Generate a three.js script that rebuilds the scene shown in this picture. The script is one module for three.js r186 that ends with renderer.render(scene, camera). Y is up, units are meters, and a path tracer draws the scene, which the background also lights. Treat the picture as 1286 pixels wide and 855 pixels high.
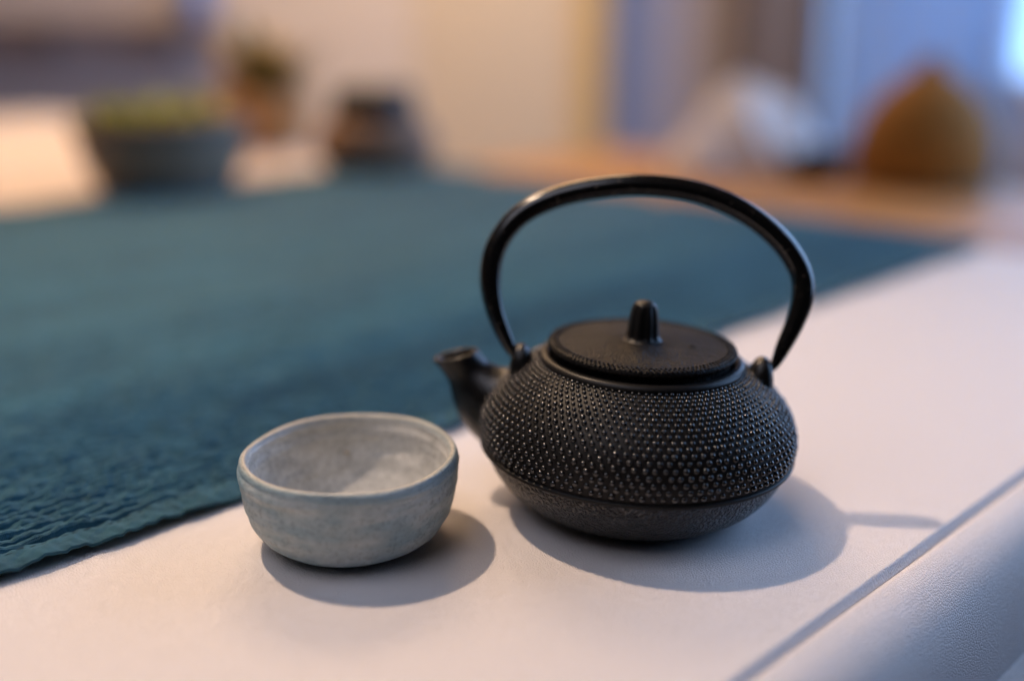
import * as THREE from 'three';
import { mergeGeometries } from 'three/addons/utils/BufferGeometryUtils.js';
import { RoundedBoxGeometry } from 'three/addons/geometries/RoundedBoxGeometry.js';
import { RectAreaLightUniformsLib } from 'three/addons/lights/RectAreaLightUniformsLib.js';

// ---------------------------------------------------------------- camera, lights, exposure
const scene = new THREE.Scene();
scene.background = new THREE.Color(0x000000);
const camera = new THREE.PerspectiveCamera(34.42, 1024 / 680, 0.02, 30);
camera.position.set(0, 0.195, 0);
camera.rotation.set(THREE.MathUtils.degToRad(-16.566), 0, 0);
camera.focus = 0.407;
camera.userData.fStop = 1.6;
const renderer = new THREE.WebGLRenderer({ antialias: true });
renderer.setSize(1024, 680);
renderer.toneMapping = THREE.LinearToneMapping;
renderer.toneMappingExposure = 1.8;
renderer.shadowMap.enabled = true;
RectAreaLightUniformsLib.init();

const LAMP_COLOR = new THREE.Color().setRGB(1.0, 0.73, 0.52);
const WINDOW_COLOR = new THREE.Color().setRGB(0.30, 0.55, 1.0);
const BACK_LAMP_COLOR = new THREE.Color().setRGB(1.0, 0.49, 0.14);
const PANEL_COLOR = new THREE.Color().setRGB(1.0, 0.67, 0.39);
const NEAR_FILL_COLOR = new THREE.Color().setRGB(0.86, 0.86, 1.0);
const LAMP_POS = new THREE.Vector3(-0.70, 1.62, -0.91);      // unseen warm downlight over the bench, sited to suit the cast shadows
const LAMP_CD = 4.7;
const BACK_LAMP_POS = new THREE.Vector3(-0.95, 1.5, -1.75); // second unseen warm downlight, placed to light the far end
const BACK_LAMP_CD = 3.4;
const WINDOW_STRENGTH = 1.15;
const NEAR_FILL_STRENGTH = 0.64;                          // added fill panel, overhead and behind the viewer
const PANEL_STRENGTH = 3.2;                                // unseen ceiling panel, placed to light the far walls

// ---------------------------------------------------------------- helpers
let seed = 7;
function rnd() { seed = (seed * 1664525 + 1013904223) >>> 0; return seed / 4294967296; }
function hash2(ix, iy, s = 0) {
  let h = (ix * 374761393 + iy * 668265263 + s * 1442695041) | 0;
  h = Math.imul(h ^ (h >>> 13), 1274126177); h ^= h >>> 16;
  return (h >>> 0) / 4294967296;
}
const smooth = t => t * t * (3 - 2 * t);
const clamp = (x, a = 0, b = 1) => Math.min(b, Math.max(a, x));
const step = (a, b, x) => smooth(clamp((x - a) / (b - a)));
function vnoise(x, y, s = 0, px = 0, py = 0) {   // value noise, optionally periodic
  const ix = Math.floor(x), iy = Math.floor(y), fx = smooth(x - ix), fy = smooth(y - iy);
  const wx = i => px ? ((i % px) + px) % px : i, wy = i => py ? ((i % py) + py) % py : i;
  const a = hash2(wx(ix), wy(iy), s), b = hash2(wx(ix + 1), wy(iy), s), c = hash2(wx(ix), wy(iy + 1), s), d = hash2(wx(ix + 1), wy(iy + 1), s);
  return (a + (b - a) * fx) * (1 - fy) + (c + (d - c) * fx) * fy;
}
function fbm(x, y, s, oct, px = 0, py = 0) {
  let v = 0, a = 0.5, n = 0;
  for (let o = 0; o < oct; o++) { v += a * vnoise(x, y, s + o * 17, px, py); n += a; a *= 0.5; x *= 2; y *= 2; px *= 2; py *= 2; }
  return v / n;
}
function texture(w, h, fn, srgb) {               // fn(u, v) -> [r,g,b] 0..1
  const d = new Uint8Array(w * h * 4);
  for (let j = 0; j < h; j++) for (let i = 0; i < w; i++) {
    const c = fn((i + 0.5) / w, (j + 0.5) / h), k = (j * w + i) * 4;
    for (let q = 0; q < 3; q++) d[k + q] = Math.round(255 * clamp(typeof c === 'number' ? c : c[q]));
    d[k + 3] = 255;
  }
  const t = new THREE.DataTexture(d, w, h, THREE.RGBAFormat);
  t.wrapS = t.wrapT = THREE.RepeatWrapping; t.magFilter = THREE.LinearFilter; t.minFilter = THREE.LinearFilter;
  if (srgb) t.colorSpace = THREE.SRGBColorSpace;
  t.needsUpdate = true;
  return t;
}
const lin2s = c => c <= 0.0031308 ? 12.92 * c : 1.055 * Math.pow(c, 1 / 2.4) - 0.055;
const L = (r, g, b) => [lin2s(r), lin2s(g), lin2s(b)];
const mix3 = (a, b, t) => [a[0] + (b[0] - a[0]) * t, a[1] + (b[1] - a[1]) * t, a[2] + (b[2] - a[2]) * t];
function mat(r, g, b, rough = 0.6, extra = {}) {
  const { phys, ...rest } = extra;
  const m = phys ? new THREE.MeshPhysicalMaterial({ roughness: rough, ...rest }) : new THREE.MeshStandardMaterial({ roughness: rough, ...rest });
  m.color.setRGB(r, g, b);
  return m;
}
function mesh(name, geo, m, parent = scene) {
  const o = new THREE.Mesh(geo, m); o.name = name; o.castShadow = o.receiveShadow = true; parent.add(o); return o;
}
function thing(name, label, category, pos = [0, 0, 0], group) {
  const o = new THREE.Group(); o.name = name; o.position.set(...pos); o.userData = { label, category };
  if (group) o.userData.group = group;
  scene.add(o); return o;
}
function tag(o, label, category, group) { o.userData.label = label; o.userData.category = category; if (group) o.userData.group = group; return o; }
// grid surface from fn(i, j) -> {p:[x,y,z], uv:[u,v]}
function grid(nu, nv, fn, closeU = false) {
  const pos = [], uv = [], idx = [];
  for (let j = 0; j <= nv; j++) for (let i = 0; i <= nu; i++) { const r = fn(i, j); pos.push(...r.p); uv.push(...r.uv); }
  const w = nu + 1;
  for (let j = 0; j < nv; j++) for (let i = 0; i < nu; i++) {
    const a = j * w + i, b = a + 1, c = a + w, d = c + 1;
    idx.push(a, b, d, a, d, c);
  }
  const g = new THREE.BufferGeometry();
  g.setAttribute('position', new THREE.Float32BufferAttribute(pos, 3));
  g.setAttribute('uv', new THREE.Float32BufferAttribute(uv, 2));
  g.setIndex(idx); g.computeVertexNormals();
  if (closeU) {
    const n = g.attributes.normal;
    for (let j = 0; j <= nv; j++) {
      const a = j * w, b = j * w + nu;
      const v = new THREE.Vector3(n.getX(a) + n.getX(b), n.getY(a) + n.getY(b), n.getZ(a) + n.getZ(b)).normalize();
      n.setXYZ(a, v.x, v.y, v.z); n.setXYZ(b, v.x, v.y, v.z);
    }
  }
  return g;
}
// smooth curve through control points (arrays of any length), n samples
function spline(pts, n) {
  const out = [];
  const m = pts.length - 1;
  const dim = pts[0].length;
  for (let k = 0; k <= n; k++) {
    const t = k / n * m, i = Math.min(m - 1, Math.floor(t)), f = t - i;
    const p0 = pts[Math.max(0, i - 1)], p1 = pts[i], p2 = pts[i + 1], p3 = pts[Math.min(m, i + 2)];
    const o = [];
    for (let d = 0; d < dim; d++) o.push(0.5 * (2 * p1[d] + (p2[d] - p0[d]) * f + (2 * p0[d] - 5 * p1[d] + 4 * p2[d] - p3[d]) * f * f + (3 * p1[d] - p0[d] - 3 * p2[d] + p3[d]) * f * f * f));
    out.push(o);
  }
  return out;
}
// surface of revolution round y with a displacement; profile goes so that the outside faces out
function revolve(profile, seg, disp) {
  let len = 0; const s = profile.map((p, k) => (k ? (len += Math.hypot(p[0] - profile[k - 1][0], p[1] - profile[k - 1][1])) : 0));
  return grid(seg, profile.length - 1, (i, j) => {
    const a = i / seg * Math.PI * 2, t = (i % seg) / seg;
    let [r, y] = profile[j];
    if (disp) [r, y] = disp(r, y, t, s[j], j);
    return { p: [r * Math.sin(a), y, r * Math.cos(a)], uv: [i / seg, s[j]] };
  }, true);
}
const V = (x, y, z) => new THREE.Vector3(x, y, z);

// ---------------------------------------------------------------- leather bench (u along its edge, n across towards the viewer's right)
const leatherBump = (() => {
  const C = 34, pts = [];
  for (let j = 0; j < C; j++) for (let i = 0; i < C; i++) pts.push([i + 0.1 + 0.8 * hash2(i, j, 3), j + 0.1 + 0.8 * hash2(i, j, 4), 0.6 + 0.4 * hash2(i, j, 5)]);
  return texture(640, 640, (u, v) => {
    const x = u * C + 0.9 * (vnoise(u * 17, v * 17, 91, 17, 17) - 0.5), y = v * C + 0.9 * (vnoise(u * 17, v * 17, 95, 17, 17) - 0.5);
    const ix = Math.floor(x), iy = Math.floor(y);
    let d1 = 9, d2 = 9, h = 1;
    for (let b = -2; b <= 2; b++) for (let a = -2; a <= 2; a++) {
      const q = pts[(((iy + b) % C + C) % C) * C + (((ix + a) % C + C) % C)];
      const dx = x - (q[0] + Math.floor((ix + a) / C) * C), dy = (y - (q[1] + Math.floor((iy + b) / C) * C)) * 1.0;
      const d = Math.hypot(dx, dy);
      if (d < d1) { d2 = d1; d1 = d; h = q[2]; } else if (d < d2) d2 = d;
    }
    const cell = step(0, 0.42, d2 - d1) * h;
    return 0.12 + 0.75 * cell + 0.12 * fbm(u * 40, v * 40, 71, 3, 40, 40);
  });
})();
leatherBump.repeat.set(1 / 0.040, 1 / 0.040);
const leather = mat(0.74, 0.69, 0.675, 0.55, { phys: true, specularIntensity: 0.6, bumpMap: leatherBump, bumpScale: 0.00033 });

const bench = thing('leather_bench', 'white leather upholstered bench with a grooved seam along its padded edge', 'bench');
bench.rotation.y = Math.PI / 4;
const SEAM = -0.1585, BENCH_END = 0.972;
// gentle drop of the padded top towards its seam, and a low uneven swell of the padding
function padTop(u, n) {
  const q = Math.max(0, n + 0.30);
  return -0.045 * q * q + 0.0009 * (fbm(u * 7 + 40, n * 7 + 40, 21, 2) - 0.5) * step(-1.2, -0.2, n);
}
{
  const top = [];   // cross section: n, y
  for (let n = -2.3; n < -0.5; n += 0.1) top.push(n);
  for (let n = -0.5; n < -0.18; n += 0.01) top.push(n);
  for (let n = -0.18; n <= SEAM + 0.0002; n += 0.00035) top.push(n);
  const us = []; for (let u = -0.7; u < BENCH_END - 0.03; u += 0.012) us.push(u);
  for (let k = 0; k <= 14; k++) us.push(BENCH_END - 0.03 + 0.03 * Math.sin(k / 14 * Math.PI / 2));
  const endDrop = u => { const q = clamp((u - (BENCH_END - 0.03)) / 0.03); return -0.03 * (1 - Math.sqrt(Math.max(0, 1 - q * q))); };
  const shoulder = n => { const q = Math.max(0, n - (SEAM - 0.0024)); return q < 0.0014 ? -700 * q * q : -0.001372 - 1.96 * (q - 0.0014); };
  const wav = u => 0.0006 * (fbm(u * 16 + 9, 3, 33, 2) - 0.5);
  const g = grid(us.length - 1, top.length - 1, (i, j) => {
    const u = us[i], n = top[j] + (j > top.length - 40 ? wav(u) : 0);
    return { p: [u, padTop(u, n) + endDrop(u) + shoulder(top[j]), n], uv: [u, n] };
  });
  mesh('top_panel', flip(g), leather, bench);
  // padded roll beyond the groove: rises out of it, then rolls over and down
  const rollPts = spline([[SEAM - 0.0006, -0.0054], [SEAM + 0.0002, -0.0042], [SEAM + 0.0013, -0.0029], [SEAM + 0.0045, -0.0024], [SEAM + 0.011, -0.0046], [SEAM + 0.018, -0.0108], [SEAM + 0.0238, -0.0212], [SEAM + 0.0272, -0.035], [SEAM + 0.0285, -0.050], [SEAM + 0.0280, -0.064]], 80);
  let len = 0; const arc = rollPts.map((p, k) => k ? (len += Math.hypot(p[0] - rollPts[k - 1][0], p[1] - rollPts[k - 1][1])) : 0);
  const g2 = grid(us.length - 1, rollPts.length - 1, (i, j) => {
    const u = us[i], [n, y] = rollPts[j];
    const s = 0.0016 * (fbm(u * 11 + 3, arc[j] * 22, 55, 3) - 0.5) * step(0, 0.02, arc[j]);
    return { p: [u, y + padTop(u, SEAM) + endDrop(u) + s, n + s * 0.5 + wav(u) * (1 - step(0.004, 0.012, arc[j]))], uv: [u, SEAM + arc[j]] };
  });
  mesh('edge_roll', flip(g2), leather, bench);
  // groove floor and the border panel below the roll
  const border = new RoundedBoxGeometry(BENCH_END + 0.69, 0.15, 0.09, 4, 0.02);
  scaleUV(border, 0.4); border.translate((BENCH_END - 0.7) / 2, -0.128, SEAM - 0.004);
  mesh('border_panel', border, leather, bench);
  const endPanel = new RoundedBoxGeometry(0.07, 0.26, 2.1, 4, 0.02); scaleUV(endPanel, 0.4);
  endPanel.translate(BENCH_END - 0.037, -0.162, SEAM - 1.08); mesh('end_panel', endPanel, leather, bench);
  const frame = new THREE.BoxGeometry(1.5, 0.35, 2.0); frame.translate(0.1, -0.47, -1.2); 
  mesh('base', frame, mat(0.12, 0.08, 0.05, 0.6), bench);
}
function flip(g) { const i = g.index.array; for (let k = 0; k < i.length; k += 3) { const t = i[k]; i[k] = i[k + 1]; i[k + 1] = t; } g.computeVertexNormals(); return g; }
function scaleUV(g, s) { const u = g.attributes.uv; for (let k = 0; k < u.count; k++) u.setXY(k, u.getX(k) * s, u.getY(k) * s); return g; }

// ---------------------------------------------------------------- teal runner
const weave = texture(256, 256, (u, v) => {
  const a = 0.5 + 0.5 * Math.sin(u * Math.PI * 2 * 32 + 2 * vnoise(u * 8, v * 8, 5, 8, 8)), b = 0.5 + 0.5 * Math.sin(v * Math.PI * 2 * 32 + 2 * vnoise(u * 8, v * 8, 6, 8, 8));
  return 0.25 * a + 0.25 * b + 0.5 * fbm(u * 32, v * 32, 9, 3, 32, 32);
});
weave.repeat.set(1 / 0.02, 1 / 0.02);
const clothTone = texture(512, 512, (u, v) => {
  const t = fbm(u * 5, v * 14, 61, 4, 5, 14), f = fbm(u * 90, v * 120, 64, 2, 90, 120);
  return mix3(L(0.011, 0.070, 0.106), L(0.026, 0.124, 0.180), clamp(1.3 * (t - 0.5) + 0.9 * (f - 0.5) + 0.5));
}, true);
clothTone.repeat.set(1 / 0.5, 1 / 0.5);
const runnerMat = mat(1, 1, 1, 0.85, { phys: true, map: clothTone, bumpMap: weave, bumpScale: 0.0006, sheen: 0.45, sheenRoughness: 0.5 });
runnerMat.sheenColor.setRGB(0.2, 0.5, 0.72);
const runner = thing('table_runner', 'teal crinkled cotton runner with a puckered hem spread over the white bench', 'runner');
runner.rotation.y = Math.PI / 4;
{
  const E0 = -0.374, FAR = -1.16, U0 = -0.45, U1 = 0.952;
  const edgeWob = u => 0.0024 * (fbm(u * 60 + 5, 1, 11, 3) - 0.5) * 2 + 0.004 * (vnoise(u * 5, 7, 13) - 0.5);
  // rows of crinkles parallel to the edge: d = distance in from the hem
  function relief(u, d) {
    const hem = 1 - step(0.0115, 0.0130, d);
    const P = 0.0056, warp = 0.0008 * (fbm(u * 60, d * 60, 31, 2) - 0.5) * 2 + 0.0016 * (vnoise(u * 7, d * 14, 36) - 0.5);
    const row = (d + warp - 0.0130) / P, ri = Math.round(row), e = (row - ri) * P;             // e: distance from the slit
    const band = Math.floor(row), off = hash2(ri, 3, 41) * 9, ob = hash2(band, 5, 44) * 9;
    const mask = ri < 2 ? 1 : 0.35 + 0.65 * step(0.30, 0.56, fbm(u / 0.018 + off, ri * 3.7, 49, 2));
    const slit = -0.0044 * mask * Math.exp(-Math.pow(e / 0.00090, 2));
    const cr = Math.sin(Math.PI * (row - band));
    const pucker = cr * (0.0024 * (vnoise(u / 0.0056 + ob, band * 2.3, 43) - 0.5) + 0.0014 * (vnoise(u / 0.0023 + ob, d / 0.0026, 44) - 0.5));
    const swell = 0.0012 * (fbm(u / 0.035, d / 0.028, 47, 2) - 0.5);
    const body = slit + 0.0006 * cr + pucker + 0.0009 * (vnoise(u / 0.0012, d / 0.0011, 45) - 0.5) + swell;
    const hemB = 0.0006 * Math.sin(Math.PI * clamp(d / 0.0125)) + 0.0036 * (fbm((u - 0.9 * d) / 0.0070, d / 0.012, 51, 3) - 0.5) + 0.0012 * (vnoise((u + 0.4 * d) / 0.0026, d / 0.004, 53) - 0.5) + swell;
    return body * (1 - hem) + hemB * hem;
  }
  const ds = []; let d = 0;
  while (d < 0.10) { ds.push(d); d += 0.00045; }
  let st = 0.0007; while (d < E0 - FAR) { ds.push(d); d += st; st = Math.min(0.006, st * 1.025); }
  ds.push(E0 - FAR);
  const us = []; let u = U0; while (u < U1) { us.push(u); u += u < 0 ? 0.0025 : u < 0.40 ? 0.0010 : u < 0.6 ? 0.0018 : 0.004; } us.push(U1);
  const thick = 0.0062;
  // wrap: underside lip in front of the hem, then the top
  const lip = 5;
  const g = grid(us.length - 1, ds.length - 1 + lip, (i, j) => {
    const uu = us[i];
    const lift = 0.0018 + 0.0026 * fbm(uu * 18 + 2, 5, 77, 2);            // the hem stands clear of the leather
    if (j < lip) {
      const a = j / lip, h = 0.0016;                                                    // thin edge: underside, then round the fold
      const top = lift + h + relief(uu, 0);
      return { p: [uu, j === 0 ? Math.max(0.0006, top - h) : top - h + h * (j / lip), E0 + edgeWob(uu) - (j === 0 ? 0.02 : 0.0006 * (1 - Math.sin(a * Math.PI)))], uv: [uu, E0 + 0.002 - j * 0.0004] };
    }
    const dd = ds[j - lip];
    const flatten = step(0.0, 0.03, dd);
    const y = thick + (lift + 0.0016 - thick) * (1 - step(0, 0.013, dd)) + relief(uu, dd) * (1 - 0.35 * step(0.3, 0.6, dd));
    return { p: [uu, y, E0 + edgeWob(uu) * (1 - step(0, 0.06, dd)) - 0.0002 - dd], uv: [uu, E0 - dd] };
  });
  mesh('cloth', g, runnerMat, runner);
  console.log('runner verts', us.length * (ds.length + lip));
  // stitch line along the hem: small sunken stitches
  const st1 = new THREE.CapsuleGeometry(0.00028, 0.0022, 2, 5); st1.rotateZ(Math.PI / 2);
  const stitches = [];
  for (let uu = 0.0; uu < 0.6; uu += 0.0042) { const q = st1.clone(), dd = 0.0098, lf = 0.0018 + 0.0026 * fbm(uu * 18 + 2, 5, 77, 2); q.translate(uu, thick + (lf + 0.0016 - thick) * (1 - step(0, 0.013, dd)) + relief(uu, dd) + 0.00005, E0 + edgeWob(uu) * (1 - step(0, 0.06, dd)) - 0.0002 - dd); stitches.push(q); }
  const sm = mesh('stitching', mergeGeometries(stitches), mat(0.025, 0.075, 0.095, 0.8), runner); sm.userData.kind = 'stuff';
}

// ---------------------------------------------------------------- cast iron teapot
const ironGrain = texture(512, 512, (u, v) => 0.6 * fbm(u * 60, v * 60, 101, 3, 60, 60) + 0.4 * fbm(u * 14, v * 14, 105, 3, 14, 14));
ironGrain.repeat.set(4, 1 / 0.06);
const ironGrainFlat = ironGrain.clone(); ironGrainFlat.repeat.set(2, 2); ironGrainFlat.needsUpdate = true;
const castGrain = texture(512, 512, (u, v) => { const a = fbm(u * 70, v * 70, 111, 3, 70, 70); return step(0.3, 0.7, a); });
castGrain.repeat.set(6, 1 / 0.06);
const ironRough = texture(256, 256, (u, v) => { const q = 0.30 + 0.35 * fbm(u * 12, v * 12, 121, 4, 12, 12); return [q, q, q]; });
ironRough.repeat.set(4, 1 / 0.06);
const ironStud = mat(0.011, 0.010, 0.010, 0.23, { phys: true, ior: 1.75 });   // black iron oxide is far denser optically than paint
const ironUpper = mat(0.010, 0.0090, 0.0085, 0.5, { phys: true, specularIntensity: 0.45, bumpMap: ironGrain, bumpScale: 0.00012 });
const ironLid = mat(0.0075, 0.0068, 0.0064, 0.5, { phys: true, specularIntensity: 0.26, bumpMap: ironGrain, bumpScale: 0.0007 });
const ironLower = mat(0.015, 0.0132, 0.0118, 0.36, { phys: true, ior: 1.8, bumpMap: castGrain, bumpScale: 0.0022 });
const wornMap = texture(512, 512, (u, v) => { const a = fbm(u * 10, v * 40, 131, 4, 10, 40), b = fbm(u * 40, v * 160, 135, 2, 40, 160); const k = step(0.685, 0.75, 0.6 * a + 0.4 * b); return mix3(L(0.0065, 0.0064, 0.0066), L(0.11, 0.085, 0.065), k); }, true);
const ironGloss = mat(1, 1, 1, 0.16, { phys: true, ior: 1.55, map: wornMap, bumpMap: ironGrainFlat, bumpScale: 0.00003 });
const ironKnob = mat(0.009, 0.0085, 0.0085, 0.40, { phys: true, specularIntensity: 0.45 });
const ironSpout = mat(0.007, 0.0066, 0.0066, 0.25, { phys: true, specularIntensity: 0.8, bumpMap: ironGrainFlat, bumpScale: 0.00015 });

const teapot = thing('cast_iron_teapot', 'small black cast iron teapot with studded body and arched handle', 'teapot', [0.0499, -0.0012, -0.423]);
teapot.rotation.set(0, THREE.MathUtils.degToRad(-4), THREE.MathUtils.degToRad(-2.1), 'ZYX');
const lowerP = spline([[0.0005, 0.0004], [0.030, 0.0], [0.0365, 0.0006], [0.0455, 0.0046], [0.0535, 0.0106], [0.0592, 0.0182], [0.0617, 0.0245], [0.0622, 0.0262]], 60);
const upperP = spline([[0.0610, 0.02640], [0.0628, 0.02720], [0.0634, 0.02980], [0.0638, 0.03460], [0.0626, 0.04040], [0.0590, 0.04700], [0.0530, 0.05350], [0.0464, 0.05880], [0.0412, 0.06190], [0.0388, 0.06260]], 90);
mesh('lower_body', revolve(lowerP, 128), ironLower, teapot);
const upper = mesh('upper_body', revolve(upperP, 160), ironUpper, teapot);
// raised bead where the casting halves meet
mesh('belly_ridge', revolve(spline([[0.0612, 0.0254], [0.0634, 0.0257], [0.0642, 0.0266], [0.0640, 0.0275], [0.0622, 0.0282]], 14), 128), ironUpper, teapot);
{
  // studs: 106 to a ring, each ring offset by half a pitch
  const N = 106, stud = new THREE.SphereGeometry(1, 9, 6, 0, Math.PI * 2, 0, Math.PI * 0.5);
  const parts = [];
  let len = 0; const s = upperP.map((p, k) => k ? (len += Math.hypot(p[0] - upperP[k - 1][0], p[1] - upperP[k - 1][1])) : 0);
  const at = q => { let k = 1; while (k < s.length - 1 && s[k] < q) k++; const f = (q - s[k - 1]) / (s[k] - s[k - 1]); const a = upperP[k - 1], b = upperP[k]; const dx = b[0] - a[0], dy = b[1] - a[1], l = Math.hypot(dx, dy); return [a[0] + dx * f, a[1] + dy * f, dy / l, -dx / l]; };
  let q = 0.0048, row = 0;
  while (q < len - 0.0022) {
    const [r, y, nr, ny] = at(q), p = 2 * Math.PI * r / N;
    for (let i = 0; i < N; i++) {
      const a = (i + (row % 2) * 0.5) / N * Math.PI * 2 + 0.011 * (rnd() - 0.5);
      const sz = p * 0.33 * (0.86 + 0.26 * rnd());
      const g = stud.clone();
      const nrm = V(Math.sin(a) * nr, ny, Math.cos(a) * nr);
      const m = new THREE.Matrix4().compose(V(r * Math.sin(a), y, r * Math.cos(a)), new THREE.Quaternion().setFromUnitVectors(V(0, 1, 0), nrm), V(sz, sz * (0.72 + 0.34 * rnd()), sz));
      g.applyMatrix4(m); parts.push(g);
    }
    q += 0.70 * p; row++;
  }
  console.log('stud rows', row);
  const st = mesh('hobnail_studs', mergeGeometries(parts), ironStud, teapot); st.userData.kind = 'stuff';
}
// collar ring round the opening
mesh('collar', revolve(spline([[0.04074, 0.06140], [0.04152, 0.06280], [0.04074, 0.06420], [0.03929, 0.06480], [0.03734, 0.06420], [0.03686, 0.06110]], 24), 128), ironKnob, teapot);
// lid
const lid = mesh('lid', revolve(spline([[0.03589, 0.06160], [0.03590, 0.06500], [0.03650, 0.06665], [0.03785, 0.06740], [0.03780, 0.06870], [0.03690, 0.06935], [0.03492, 0.06960], [0.03201, 0.06950], [0.02328, 0.07000], [0.01358, 0.07070], [0.00776, 0.07100], [0.00048, 0.07110]], 80), 128, (r, y, t, s) => [r, y]), ironLid, teapot);
{
  const bead = new THREE.SphereGeometry(0.00062, 7, 4, 0, Math.PI * 2, 0, Math.PI * 0.5);
  const parts = [];
  for (const [r, y, N, o] of [[0.0372, 0.0690, 118, 0], [0.0358, 0.06935, 118, 0.5], [0.0344, 0.06950, 118, 0]])
    for (let i = 0; i < N; i++) { const a = (i + o) / N * Math.PI * 2; const g = bead.clone(); const k = 0.8 + 0.35 * rnd(); g.scale(k, k * 0.9, k); g.translate(r * Math.sin(a), y, r * Math.cos(a)); parts.push(g); }
  const b = mesh('edge_beads', mergeGeometries(parts), ironLid, lid); b.userData.kind = 'stuff';
  // fluted bud-shaped knob
  const kp = spline([[0.0086, 0.0702], [0.0074, 0.0712], [0.0067, 0.0724], [0.0064, 0.0746], [0.0061, 0.0786], [0.0056, 0.0822], [0.0047, 0.0850], [0.0032, 0.0864], [0.0015, 0.0869], [0.0002, 0.0870]], 60);
  const knob = mesh('knob', revolve(kp, 96, (r, y, t) => {
    const k = step(0.0706, 0.0726, y) * (1 - step(0.0841, 0.0862, y));
    const petal = 1 - step(0.0704, 0.0726, y);
    return [r * (1 - 0.10 * k * Math.pow(Math.abs(Math.cos(t * Math.PI * 9)), 2)) + petal * 0.0007 * Math.max(0, Math.cos(t * Math.PI * 2 * 5)), y];
  }), ironKnob, lid);
  // small steam hole: a rim round a black disc that paints its shaded inside
  const hole = new THREE.TorusGeometry(0.0011, 0.00030, 6, 18); hole.rotateX(Math.PI / 2); hole.translate(0.0195, 0.0703, 0.004);
  const hm = mesh('steam_hole', hole, ironLid, lid);
  const shadeDisc = new THREE.CircleGeometry(0.0010, 16); shadeDisc.rotateX(-Math.PI / 2); shadeDisc.translate(0.0195, 0.07045, 0.004);
  mesh('hole_shade', shadeDisc, mat(0.002, 0.002, 0.002, 1), lid);
}
// spout: outer skin, lip and throat in one continuous tube
{
  const a0 = THREE.MathUtils.degToRad(8);    // turned a little further from the viewer than the handle
  // centre line in (outward, up); half-width across, half-height along
  const rings = spline([
    [0.048, 0.034, 0.0190, 0.0200, 0.35], [0.0555, 0.0370, 0.0162, 0.0192, 0.50], [0.0622, 0.0402, 0.0130, 0.0166, 0.70], [0.0674, 0.0448, 0.0104, 0.0130, 0.92],
    [0.0712, 0.0496, 0.0083, 0.0099, 1.06], [0.0745, 0.0534, 0.0080, 0.0094, 1.18], [0.0772, 0.0562, 0.0084, 0.0099, 1.30]], 44);
  const seq = rings.map(r => [...r, 1]);
  const last = rings[rings.length - 1];
  seq.push([last[0] + 0.0001, last[1] + 0.0005, last[2] * 1.0, last[3] * 1.0, last[4], 1]);
  seq.push([last[0] + 0.0001, last[1] + 0.0009, last[2] * 0.93, last[3] * 0.93, last[4], 1]);
  seq.push([last[0], last[1] + 0.0007, last[2] * 0.80, last[3] * 0.82, last[4], 1]);
  seq.push([last[0] - 0.0005, last[1] - 0.001, last[2] * 0.74, last[3] * 0.76, last[4], 1]);
  seq.push([last[0] - 0.003, last[1] - 0.005, last[2] * 0.72, last[3] * 0.72, last[4], 1]);
  seq.push([last[0] - 0.008, last[1] - 0.012, last[2] * 0.7, last[3] * 0.7, last[4], 1]);
  let s = 0;
  const g = grid(40, seq.length - 1, (i, j) => {
    const [o, y, w, h, ang] = seq[j], t = i / 40 * Math.PI * 2;
    if (j) s += 0;
    const lipPinch = j > 36 ? 1 : 1;
    // ring plane is square to direction (cos ang, sin ang) in (outward, up)
    const cx = Math.cos(t) * w, cy = Math.sin(t) * h * lipPinch;
    const out = o - Math.sin(ang) * cy, up = y + Math.cos(ang) * cy;
    return { p: [-out, up, cx], uv: [i / 40, j / 44] };
  }, true);
  const sp = mesh('spout', g, ironSpout, teapot);
  sp.rotation.y = -a0;
}
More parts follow.
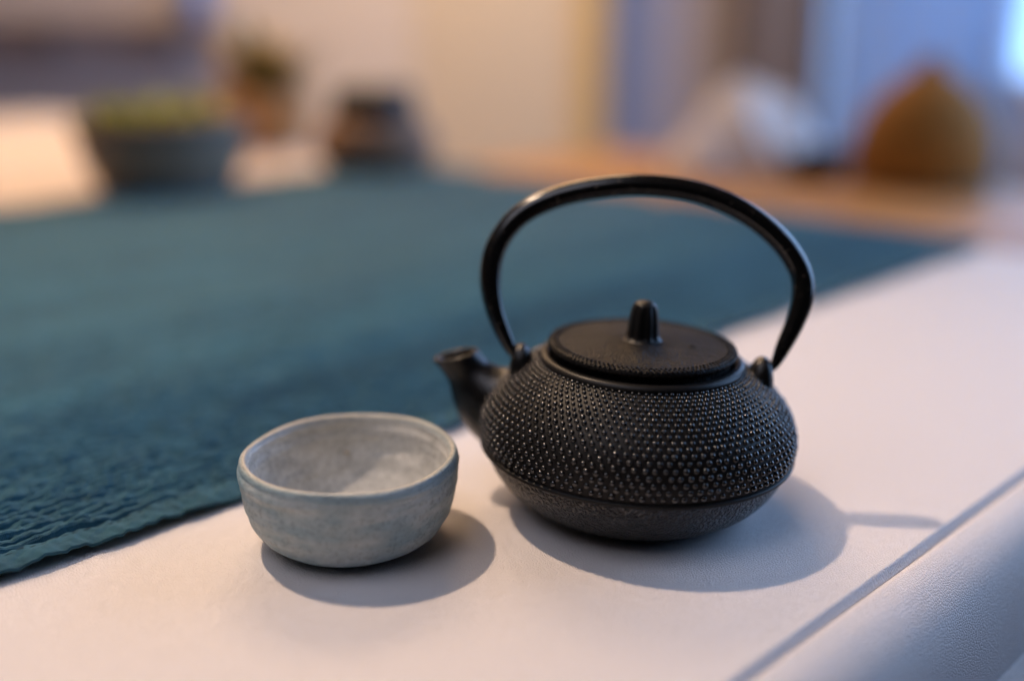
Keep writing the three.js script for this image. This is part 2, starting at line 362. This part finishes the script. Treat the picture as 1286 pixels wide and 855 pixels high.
// lugs and handle
{
  for (const k of [-1, 1]) {                                 // smooth ears growing out of the shoulder
    const g = grid(36, 30, (i, j) => {
      const a = i / 36 * Math.PI * 2, h = j / 30;
      const w = Math.pow(Math.max(0, 1 - Math.pow(h, 3.2)), 0.5) * (1 + 0.35 * (1 - h) * (1 - h));
      const se = (c, e) => Math.sign(c) * Math.pow(Math.abs(c), e);
      return { p: [0.0047 * w * se(Math.cos(a), 0.75) + k * (0.0475 + 0.0012 * h), 0.0530 + 0.0134 * h, 0.0068 * w * se(Math.sin(a), 0.75)], uv: [i / 36, h * 0.3] };
    }, true);
    mesh('handle_lug', g, ironSpout, teapot);
  }
  // hollow bail handle: C section with its slit along the inner side
  const lean = THREE.MathUtils.degToRad(-19);
  const path = spline([[-0.0400, -0.0003, 0.0016], [-0.0479, -0.0004, 0.0017], [-0.0512, 0.0010, 0.0019], [-0.0546, 0.0063, 0.0030], [-0.0602, 0.0184, 0.0039], [-0.0628, 0.0315, 0.0046], [-0.0610, 0.0449, 0.0046], [-0.0526, 0.0574, 0.0046], [-0.0383, 0.0658, 0.0046], [-0.0204, 0.0707, 0.0046], [-0.0019, 0.0726, 0.0046], [0.0186, 0.0708, 0.0046], [0.0372, 0.0643, 0.0046], [0.0525, 0.0536, 0.0046], [0.0615, 0.0413, 0.0046], [0.0633, 0.0308, 0.0046], [0.0608, 0.0206, 0.0040], [0.0567, 0.0106, 0.0033], [0.0536, 0.0031, 0.0020], [0.0508, 0.0012, 0.0018], [0.0440, 0.0012, 0.0016]], 150);
  const sec = 34;
  const g = grid(sec, path.length - 1, (i, j) => {
    const p = path[j], q0 = path[Math.max(0, j - 1)], q1 = path[Math.min(path.length - 1, j + 1)];
    let tx = q1[0] - q0[0], ty = q1[1] - q0[1]; const l = Math.hypot(tx, ty); tx /= l; ty /= l;
    const nx = -ty, ny = tx;                                   // outward normal (left of travel) in the handle plane
    const open = step(0.0024, 0.0034, p[2]);
    const a = i / sec * Math.PI * 2;                           // a = 0 outward
    let rr = p[2];
    const inner = Math.abs(a - Math.PI);                       // 0 at the slit
    rr *= 1 - 0.62 * open * (1 - step(0.20, 0.42, inner));
    const outw = Math.cos(a) * rr, side = Math.sin(a) * rr;
    return { p: [p[0] + nx * outw, p[1] + ny * outw, side], uv: [i / sec, j / 40] };
  }, true);
  const h = mesh('handle', g, ironGloss, teapot);
  h.position.set(0, 0.0605, 0); h.rotation.x = lean;
}

// ---------------------------------------------------------------- small stoneware bowl
const bowlMap = texture(1024, 512, (u, v) => {
  // v 0..0.5 outside from the foot up, 0.5 rim, 0.5..1 inside down to the centre
  const m = fbm(u * 8, v * 16, 201, 4, 8, 16), st = fbm(u * 10, v * 60, 205, 4, 10, 60), sp = fbm(u * 120, v * 90, 209, 2, 120, 90), pan = fbm(u * 22, v * 10, 215, 3, 22, 10);
  let c = mix3([0.26, 0.37, 0.43], [0.47, 0.53, 0.54], clamp(step(0.3, 0.7, m) * 0.6 + (st - 0.5) * 0.9 + (pan - 0.5) * 1.1));
  const rim = Math.exp(-Math.pow((v - 0.5) / 0.030, 2)) * (0.7 + 0.6 * (m - 0.3));
  c = mix3(c, [0.42, 0.38, 0.32], clamp(rim));
  if (v > 0.5) {
    const k = step(0.51, 0.56, v);
    let d = mix3([0.50, 0.505, 0.485], [0.61, 0.61, 0.585], clamp(0.6 * step(0.3, 0.7, fbm(u * 9, v * 12, 225, 4, 9, 12)) + 0.5 * (sp - 0.2)));
    d = mix3(d, [0.20, 0.20, 0.19], clamp(step(0.52, 0.68, fbm(u * 26, v * 26, 222, 3, 26, 26)) * 0.22));
    c = mix3(c, d, k);
  }
  const g = (0.86 + 0.28 * sp) * (1 - 0.22 * step(0.60, 0.75, fbm(u * 240, v * 120, 251, 2, 240, 120)));
  return L(c[0] * g, c[1] * g, c[2] * g);
}, true);
const bowlBump = texture(512, 256, (u, v) => 0.5 * fbm(u * 90, v * 70, 231, 2, 90, 70) + 0.5 * fbm(u * 14, v * 40, 235, 3, 14, 40));
const bowlMat = mat(1, 1, 1, 0.52, { map: bowlMap, bumpMap: bowlBump, bumpScale: 0.0005 });
const bowl = thing('stoneware_bowl', 'small grey blue stoneware tea bowl with uneven rim and cream inside', 'bowl', [-0.0620, 0.0, -0.3885]);
{
  const outP = spline([[0.0004, 0.0006], [0.0235, 0.0004], [0.0268, 0.0008], [0.0326, 0.0042], [0.0370, 0.0100], [0.0394, 0.0172], [0.0402, 0.0250], [0.0407, 0.0310], [0.0402, 0.0341]], 50);
  const rimP = spline([[0.0402, 0.0341], [0.0396, 0.0353], [0.0385, 0.0358], [0.0373, 0.0353], [0.0367, 0.0338]], 12).slice(1);
  const inP = spline([[0.0367, 0.0338], [0.0362, 0.0300], [0.0346, 0.0215], [0.0300, 0.0120], [0.0232, 0.0056], [0.0120, 0.0032], [0.0004, 0.0028]], 50).slice(1);
  const prof = [...outP, ...rimP, ...inP], n1 = outP.length, n2 = n1 + rimP.length / 2;
  const g = revolve(prof, 160, (r, y, t, s, j) => {
    const c = t * Math.PI * 2;
    const h = clamp(y / 0.035), low = step(-0.001, 0.003, y);
    const ring = 0.00060 * (fbm(0.5 + 1.2 * Math.sin(c), y / 0.0030, 241, 2) - 0.5) * 2;
    const lump = 0.0005 * (fbm(3 + 1.3 * Math.cos(c) + (j > n2 ? 9 : 0), 3 + 1.3 * Math.sin(c) + y * 60, 245, 3) - 0.5) * 2;
    const rr = r * (1 + 0.035 * h) * (1 + h * (0.004 * Math.cos(2 * c + 0.6) + 0.003 * Math.cos(3 * c + 1.2))) + (ring + lump) * step(0.02, 0.03, r) * low;
    const yy = y + h * h * h * (0.00025 * Math.cos(2 * c + 1.1) + 0.0002 * Math.cos(3 * c + 2.0) + 0.0002 * Math.cos(5 * c));
    return [rr, yy];
  });
  const uv = g.attributes.uv, w = 161;
  for (let j = 0; j < prof.length; j++) for (let i = 0; i < w; i++) uv.setY(j * w + i, j < n2 ? 0.5 * j / n2 : 0.5 + 0.5 * (j - n2) / (prof.length - 1 - n2));
  mesh('wall', g, bowlMat, bowl);
  const pim = new THREE.SphereGeometry(0.0011, 12, 8); pim.scale(1, 1, 0.5); pim.translate(-0.0065, 0.0215, -0.0335);
  mesh('glaze_drop', pim, mat(0.55, 0.48, 0.38, 0.4), bowl);
}

// ---------------------------------------------------------------- things at the far end of the bench
const SPECK = texture(128, 128, (u, v) => 0.5 + 0.5 * fbm(u * 20, v * 20, 301, 3, 20, 20));
function potted(name, label, pos, outer, inner, potMat, soilMat) {
  const t = thing(name, label, 'planter', pos);
  const prof = spline(outer, 40).concat(spline(inner, 14).slice(1));
  mesh('pot', revolve(prof, 64), potMat, t);
  const r = inner[inner.length - 1][0], y = inner[inner.length - 1][1];
  const soil = revolve([[r + 0.002, y - 0.004], [r * 0.6, y + 0.004], [0.0005, y + 0.006]], 32, (rr, yy, tt) => [rr, yy + 0.003 * vnoise(tt * 20, rr * 90, 311, 20)]);
  mesh('soil', soil, soilMat, t);
  return t;
}
function leafGeo(len, wid, curl) {
  return grid(4, 8, (i, j) => {
    const t = j / 8, w = wid * Math.sin(Math.PI * Math.pow(0.08 + 0.92 * t, 0.75)) * (1 - 0.2 * t) + 0.0004, x = (i / 4 - 0.5) * 2;
    return { p: [x * w, len * t * (1 - 0.25 * curl * t), len * curl * t * t + 0.25 * w * x * x], uv: [i / 4, t] };
  });
}
const soilM = mat(0.03, 0.022, 0.015, 0.95);
const slate = mat(0.25, 0.18, 0.125, 0.7, { bumpMap: SPECK, bumpScale: 0.001 });
{
  const t = potted('succulent_planter', 'wide dark slate bowl planter with yellow green succulents on the runner', [-0.398, 0.004, -1.265],
    [[0.001, 0], [0.060, 0], [0.070, 0.006], [0.080, 0.030], [0.085, 0.060], [0.086, 0.076], [0.084, 0.080]], [[0.084, 0.080], [0.079, 0.079], [0.077, 0.068]], slate, soilM);
  const band = revolve([[0.0862, 0.060], [0.0880, 0.062], [0.0882, 0.072], [0.0868, 0.0745]], 64); mesh('rim_band', band, mat(0.12, 0.09, 0.07, 0.6), t); t.scale.set(1.1, 1, 1.1);
  const greens = [mat(0.34, 0.37, 0.02, 0.7), mat(0.24, 0.30, 0.02, 0.7), mat(0.46, 0.40, 0.04, 0.7)];
  for (let k = 0; k < 13; k++) {
    const a = k * 2.4, r = 0.064 * Math.sqrt((k + 0.5) / 13), parts = [], big = 0.030 + 0.014 * rnd();
    for (let q = 0; q < 14; q++) {
      const g = leafGeo(big * (0.7 + 0.5 * rnd()), big * 0.2, 0.5); g.rotateX(0.25 + 0.9 * (q % 7) / 7); g.rotateY(q * 2.4); parts.push(g);
    }
    const g = mergeGeometries(parts); g.translate(r * Math.cos(a), 0.072, r * Math.sin(a));
    mesh('succulent', g, greens[k % 3], t);
  }
}
{
  const t = potted('terracotta_planter', 'ochre clay pot with spiky dark green leaves beside the charcoal pot', [-0.372, 0.0, -1.68],
    [[0.001, 0], [0.045, 0], [0.052, 0.006], [0.064, 0.045], [0.068, 0.075], [0.066, 0.086]], [[0.066, 0.086], [0.062, 0.085], [0.060, 0.074]], mat(0.42, 0.20, 0.06, 0.7, { bumpMap: SPECK, bumpScale: 0.001 }), soilM);
  const lm = [mat(0.09, 0.10, 0.02, 0.6), mat(0.30, 0.22, 0.03, 0.6), mat(0.36, 0.22, 0.07, 0.7)];
  for (let k = 0; k < 38; k++) {
    const ln = 0.07 + 0.10 * rnd(); const g = leafGeo(ln, 0.013, 0.35 + 0.3 * rnd()); g.rotateX(0.1 + 0.35 * rnd()); g.rotateY(k * 2.4);
    const a = k * 1.7, r = 0.040 * rnd(); g.translate(r * Math.cos(a), 0.074, r * Math.sin(a)); mesh('leaf', g, lm[k % 3], t);
  }
}
{
  const t = thing('charcoal_jar', 'squat charcoal jar with a flat dark lid on the runner corner', 'jar', [-0.176, 0.004, -1.43]);
  mesh('body', revolve(spline([[0.001, 0], [0.056, 0], [0.068, 0.005], [0.077, 0.022], [0.077, 0.038], [0.070, 0.054], [0.056, 0.064]], 40), 64), mat(0.24, 0.13, 0.075, 0.6, { bumpMap: SPECK, bumpScale: 0.001 }), t);
  mesh('lid', revolve(spline([[0.053, 0.0635], [0.054, 0.068], [0.052, 0.096], [0.047, 0.102], [0.030, 0.104], [0.001, 0.1045]], 30), 64), mat(0.018, 0.016, 0.016, 0.5), t);
}

// wooden side table past the end of the bench, and what stands on it
const woodMap = texture(512, 256, (u, v) => {
  const g = fbm(u * 4, v * 60, 401, 4, 4, 60), w = fbm(u * 3, v * 8, 405, 3, 3, 8);
  return mix3(L(0.34, 0.15, 0.042), L(0.54, 0.27, 0.09), clamp(0.55 * g + 0.5 * w));
}, true);
const woodM = mat(1, 1, 1, 0.5, { map: woodMap });
{
  const t = thing('wooden_side_table', 'low tan wooden table standing past the end of the white bench', 'table');
  t.rotation.y = Math.PI / 4;
  for (let k = 0; k < 5; k++) {                     // boards run along the bench's end
    const g = new RoundedBoxGeometry(0.088, 0.03, 1.3, 3, 0.003); g.translate(1.03 + k * 0.0905 + 0.01, -0.035, -0.55);
    mesh('board', g, woodM, t);
  }
  const apron = new THREE.BoxGeometry(0.40, 0.06, 1.2); apron.translate(1.215, -0.081, -0.55); mesh('apron', apron, woodM, t);
  for (const [x, z] of [[1.04, -1.12], [1.39, -1.12], [1.04, 0.02], [1.39, 0.02]]) { const g = new THREE.BoxGeometry(0.05, 0.54, 0.05); g.translate(x, -0.381, z); mesh('leg', g, woodM, t); }
}
{
  const t = thing('rattan_dome', 'brown woven dome basket standing on the wooden table', 'basket', [0.535, -0.02, -1.44]);
  const prof = spline([[0.075, 0.0], [0.086, 0.010], [0.089, 0.040], [0.082, 0.075], [0.064, 0.108], [0.040, 0.132], [0.022, 0.145], [0.016, 0.155], [0.012, 0.162], [0.0006, 0.164]], 90);
  mesh('shell', revolve(prof, 96, (r, y, tt) => [r * (1 + 0.02 * Math.sin(y * 700 + Math.PI * (Math.floor(tt * 48) % 2))), y]), mat(0.33, 0.13, 0.012, 0.8), t);
  const ring = new THREE.TorusGeometry(0.083, 0.006, 10, 60); ring.rotateX(Math.PI / 2); ring.translate(0, 0.006, 0); mesh('rim', ring, mat(0.13, 0.06, 0.015, 0.6), t);
}
{
  // crumpled white napkins heaped on the table
  const t = thing('white_cloth_heap', 'soft heap of crumpled white cloth on the wooden table', 'cloth', [0.335, -0.02, -1.60]);
  const cm = mat(0.80, 0.73, 0.70, 0.9);
  [[0, 0, 1, 1, 0], [-0.055, 0.035, 0.62, 0.62, 7], [0.050, -0.03, 0.66, 0.86, 13], [0.015, 0.06, 0.5, 0.5, 21]].forEach(([dx, dz, sr, sy, sd]) => {
    const g = revolve(spline([[0.094, 0.0], [0.098, 0.012], [0.088, 0.042], [0.066, 0.075], [0.040, 0.103], [0.018, 0.117], [0.0006, 0.120]], 60), 96, (r, y, tt) => {
      const c = tt * Math.PI * 2, k = 1 + 0.55 * (fbm(4 + sd + 3 * Math.cos(c), 4 + 3 * Math.sin(c) + y * 18, 501, 3) - 0.5);
      return [r * k * sr, y * sy * (1 + 0.4 * (fbm(8 + sd + 2.5 * Math.cos(c), 8 + 2.5 * Math.sin(c) + r * 20, 505, 3) - 0.5))];
    });
    g.translate(dx, 0, dz); mesh('fold', g, cm, t);
  });
}
{
  const t = thing('dark_dish', 'small dark dish between the white cloth heap and the brown basket', 'dish', [0.415, -0.02, -1.515]);
  mesh('bowl', revolve(spline([[0.001, 0.0], [0.028, 0.0], [0.034, 0.004], [0.046, 0.022], [0.049, 0.034], [0.047, 0.035], [0.042, 0.022], [0.020, 0.008], [0.001, 0.007]], 40), 48), mat(0.05, 0.038, 0.04, 0.4), t);
}

// ---------------------------------------------------------------- background of the room
function struct(name, geo, m) { const o = mesh(name, geo, m); o.userData.kind = 'structure'; return o; }
function box(x0, x1, y0, y1, z0, z1) { const g = new THREE.BoxGeometry(x1 - x0, y1 - y0, z1 - z0); g.translate((x0 + x1) / 2, (y0 + y1) / 2, (z0 + z1) / 2); return g; }
const FLOOR = -0.65;
struct('floor', box(-3.5, 2.6, FLOOR - 0.05, FLOOR, -4.3, 0.8), mat(0.22, 0.13, 0.075, 0.5));
struct('wall_back', box(-3.5, -0.93, FLOOR, 2.0, -3.9, -3.7), mat(0.56, 0.50, 0.49, 0.9));
struct('wall_pier', box(-0.929, -0.32, FLOOR, 2.0, -3.9, -3.69), mat(0.74, 0.64, 0.54, 0.9));
struct('wall_alcove', box(0.30, 2.6, FLOOR, 2.0, -4.3, -4.1), mat(0.50, 0.48, 0.58, 0.9));
{
  const t = thing('cream_door', 'cream painted door with a yellow wooden jamb behind the teapot', 'door', [0, FLOOR, 0]);
  mesh('leaf', box(-0.318, 0.235, 0, 2.2, -3.74, -3.69), mat(0.72, 0.58, 0.40, 0.7), t);
  mesh('jamb', box(0.237, 0.31, 0, 2.3, -3.78, -3.66), mat(0.60, 0.40, 0.12, 0.6), t);
}
{
  const t = thing('wall_shelf', 'dark grey shelf fixed along the mauve wall', 'shelf');
  mesh('board', box(-1.85, -0.935, 0.150, 0.175, -3.7, -3.58), mat(0.24, 0.20, 0.20, 0.7), t);
  for (const x of [-1.5, -1.1]) mesh('bracket', box(x, x + 0.03, 0.07, 0.149, -3.7, -3.62), mat(0.24, 0.20, 0.20, 0.7), t);
}
{
  const pr = spline([[0.001, 0], [0.035, 0], [0.048, 0.03], [0.052, 0.07], [0.036, 0.12], [0.022, 0.15], [0.026, 0.17]], 30);
  const a = tag(mesh('blue_vase', revolve(pr, 40), mat(0.10, 0.22, 0.55, 0.4)), 'round blue vase on the dark wall shelf', 'vase'); a.position.set(-1.00, 0.1752, -3.645);
}
{
  const t = thing('dark_cabinet', 'brown tall wooden cupboard against the lavender wall', 'cupboard', [0, FLOOR, 0]);
  mesh('carcass', box(0.78, 1.04, 0, 2.2, -4.1, -3.85), mat(0.14, 0.095, 0.07, 0.6), t);
  mesh('door', box(0.80, 1.02, 0.04, 2.16, -3.848, -3.83), mat(0.17, 0.115, 0.085, 0.6), t);
}
{
  const t = thing('sheer_curtain', 'pale blue sheer curtain hanging in folds beside the bright window', 'curtain', [0, 0, 0]);
  const g = grid(160, 10, (i, j) => { const x = 1.06 + 0.62 * i / 160, f = Math.sin(i * 0.55) * 0.035 + Math.sin(i * 0.21 + 1) * 0.02; return { p: [x, FLOOR + 0.03 + (2.2) * j / 10, -3.80 + f], uv: [x, j / 10] }; });
  mesh('cloth', g, mat(0.50, 0.56, 0.66, 0.9, { phys: true, transmission: 0.3, thickness: 0 }), t);
}
{
  const t = thing('unseen_curtain_window', 'unseen window with white frame placed behind the pale blue curtain to light it', 'window', [0, 0, -4.06]);
  const glow = mat(0.6, 0.7, 0.85, 0.4); glow.emissive.copy(WINDOW_COLOR); glow.emissiveIntensity = 0.8;  // hidden by the curtain, placed to brighten it from behind
  const fm = mat(0.7, 0.7, 0.7, 0.5);
  for (let k = 0; k < 2; k++) mesh('pane', box(1.12 + k * 0.27, 1.36 + k * 0.27, -0.30, 1.6, 0.0, 0.006), glow, t);
  for (let k = 0; k < 3; k++) mesh('mullion', box(1.085 + k * 0.27, 1.118 + k * 0.27, -0.33, 1.63, -0.02, 0.04), fm, t);
  mesh('sill', box(1.08, 1.66, -0.37, -0.331, -0.03, 0.08), fm, t);
  const l = new THREE.RectAreaLight(WINDOW_COLOR, 0.8, 0.5, 1.85); l.position.set(1.37, 0.65, -4.03); l.lookAt(1.37, 0.65, 0); scene.add(l);
}
// right hand wall and window, its out-of-view length set to cool the shadows
const WX = 1.72;
struct('wall_right', mergeGeometries([box(WX, WX + 0.15, FLOOR, -0.05, -4.1, 0.0), box(WX, WX + 0.15, 1.7, 2.0, -4.1, 0.0), box(WX, WX + 0.15, -0.05, 1.7, -0.38, 0.0)]), mat(0.45, 0.45, 0.5, 0.9));
{
  const t = thing('window', 'tall bright window with white frame in the side wall', 'window', [WX, 0, 0]);
  const z0 = -4.0, z1 = -0.4, y0 = -0.03, y1 = 1.68;
  const glow = mat(0.6, 0.7, 0.85, 0.4); glow.emissive.copy(WINDOW_COLOR); glow.emissiveIntensity = WINDOW_STRENGTH;
  const fm = mat(0.7, 0.7, 0.7, 0.5);
  for (let k = 0; k < 3; k++) {
    const a = z0 + (z1 - z0) * k / 3, b = z0 + (z1 - z0) * (k + 1) / 3;
    mesh('pane', box(0.06, 0.066, y0 + 0.03, y1 - 0.03, a + 0.03, b - 0.03), glow, t);
    mesh('mullion', box(0.03, 0.09, y0, y1, a - 0.0295, a + 0.0295), fm, t);
  }
  mesh('sill', box(-0.04, 0.10, y0 - 0.018, y0 + 0.028, z0, z1), fm, t);
  mesh('head', box(0.03, 0.10, y1 - 0.028, y1 + 0.018, z0, z1), fm, t);
  const wl = new THREE.RectAreaLight(WINDOW_COLOR, WINDOW_STRENGTH, z1 - z0 - 0.1, y1 - y0 - 0.1);
  wl.position.set(WX + 0.02, (y0 + y1) / 2, (z0 + z1) / 2); wl.lookAt(WX - 1, (y0 + y1) / 2, (z0 + z1) / 2);
  scene.add(wl);
}

// ---------------------------------------------------------------- lamps out of frame
function downlight(name, label, pos, target, cd, angle, radius, color = LAMP_COLOR) {
  const t = thing(name, label, 'lamp', [pos.x, pos.y, pos.z]);
  const dir = target.clone().sub(pos).normalize();
  t.quaternion.setFromUnitVectors(V(0, -1, 0), dir);
  mesh('shade', revolve(spline([[0.055, -0.03], [0.056, 0.02], [0.050, 0.06], [0.030, 0.085], [0.001, 0.09]], 24).concat(spline([[0.001, 0.087], [0.028, 0.082], [0.047, 0.058], [0.053, 0.02], [0.0525, -0.029]], 20)), 40), mat(0.05, 0.05, 0.05, 0.5), t);
  const bm = mat(0.9, 0.85, 0.8, 0.4); bm.emissive.copy(color); bm.emissiveIntensity = 3;
  const b = new THREE.SphereGeometry(0.03, 24, 16); b.translate(0, 0.02, 0); mesh('bulb', b, bm, t);
  const s = new THREE.SpotLight(color, cd, 0, angle, 1.0, 2);
  s.position.copy(pos).addScaledVector(dir, 0.0); s.target.position.copy(target); s.castShadow = true; s.shadow.radius = radius; s.shadow.mapSize.set(2048, 2048);
  scene.add(s, s.target);
}
downlight('unseen_spot_lamp', 'unseen black spot lamp lighting the bench and teapot', LAMP_POS, V(-0.20, 0, -0.48), LAMP_CD, 0.47, 1.6);
downlight('unseen_spot_lamp_002', 'unseen black spot lamp placed to wash the cream door with warm light', V(-0.1, 1.75, -2.75), V(-0.02, -0.1, -3.7), 2.8, 0.75, 1.6, PANEL_COLOR);  // out of view, placed to warm and brighten the door
downlight('unseen_spot_lamp_001', 'unseen black spot lamp placed to light the planters at the bench end', BACK_LAMP_POS, V(-0.62, 0, -1.50), BACK_LAMP_CD, 0.55, 1.6, BACK_LAMP_COLOR);

{
  const t = thing('unseen_ceiling_panel', 'unseen square warm white panel placed to light the far end of the room', 'lamp', [-0.5, 2.2, -3.0]);  // out of view, placed to brighten the back walls and door
  mesh('frame', box(-0.82, 0.82, 0.012, 0.05, -0.62, 0.62), mat(0.6, 0.6, 0.6, 0.5), t);
  const pm = mat(0.8, 0.8, 0.8, 0.5); pm.emissive.copy(PANEL_COLOR); pm.emissiveIntensity = PANEL_STRENGTH;
  mesh('diffuser', box(-0.8, 0.8, 0.0, 0.010, -0.6, 0.6), pm, t);
  const l = new THREE.RectAreaLight(PANEL_COLOR, PANEL_STRENGTH, 1.6, 1.2); l.position.set(-0.5, 2.19, -3.0); l.lookAt(-0.5, 0, -3.0); scene.add(l);
}
{
  const t = thing('added_near_fill_panel', 'added square cool white fill panel above the near end of the bench', 'lamp', [-0.9, 2.1, 0.5]);  // added soft fill for the shadows and viewer-facing sides
  mesh('frame', box(-0.82, 0.82, 0.012, 0.05, -0.82, 0.82), mat(0.6, 0.6, 0.6, 0.5), t);
  const pm = mat(0.8, 0.8, 0.8, 0.5); pm.emissive.copy(NEAR_FILL_COLOR); pm.emissiveIntensity = NEAR_FILL_STRENGTH;
  mesh('diffuser', box(-0.8, 0.8, 0.0, 0.010, -0.8, 0.8), pm, t);
  const l = new THREE.RectAreaLight(NEAR_FILL_COLOR, NEAR_FILL_STRENGTH, 1.6, 1.6); l.position.set(-0.9, 2.09, 0.5); l.lookAt(-0.9, 0, 0.5); scene.add(l);
}

renderer.render(scene, camera);
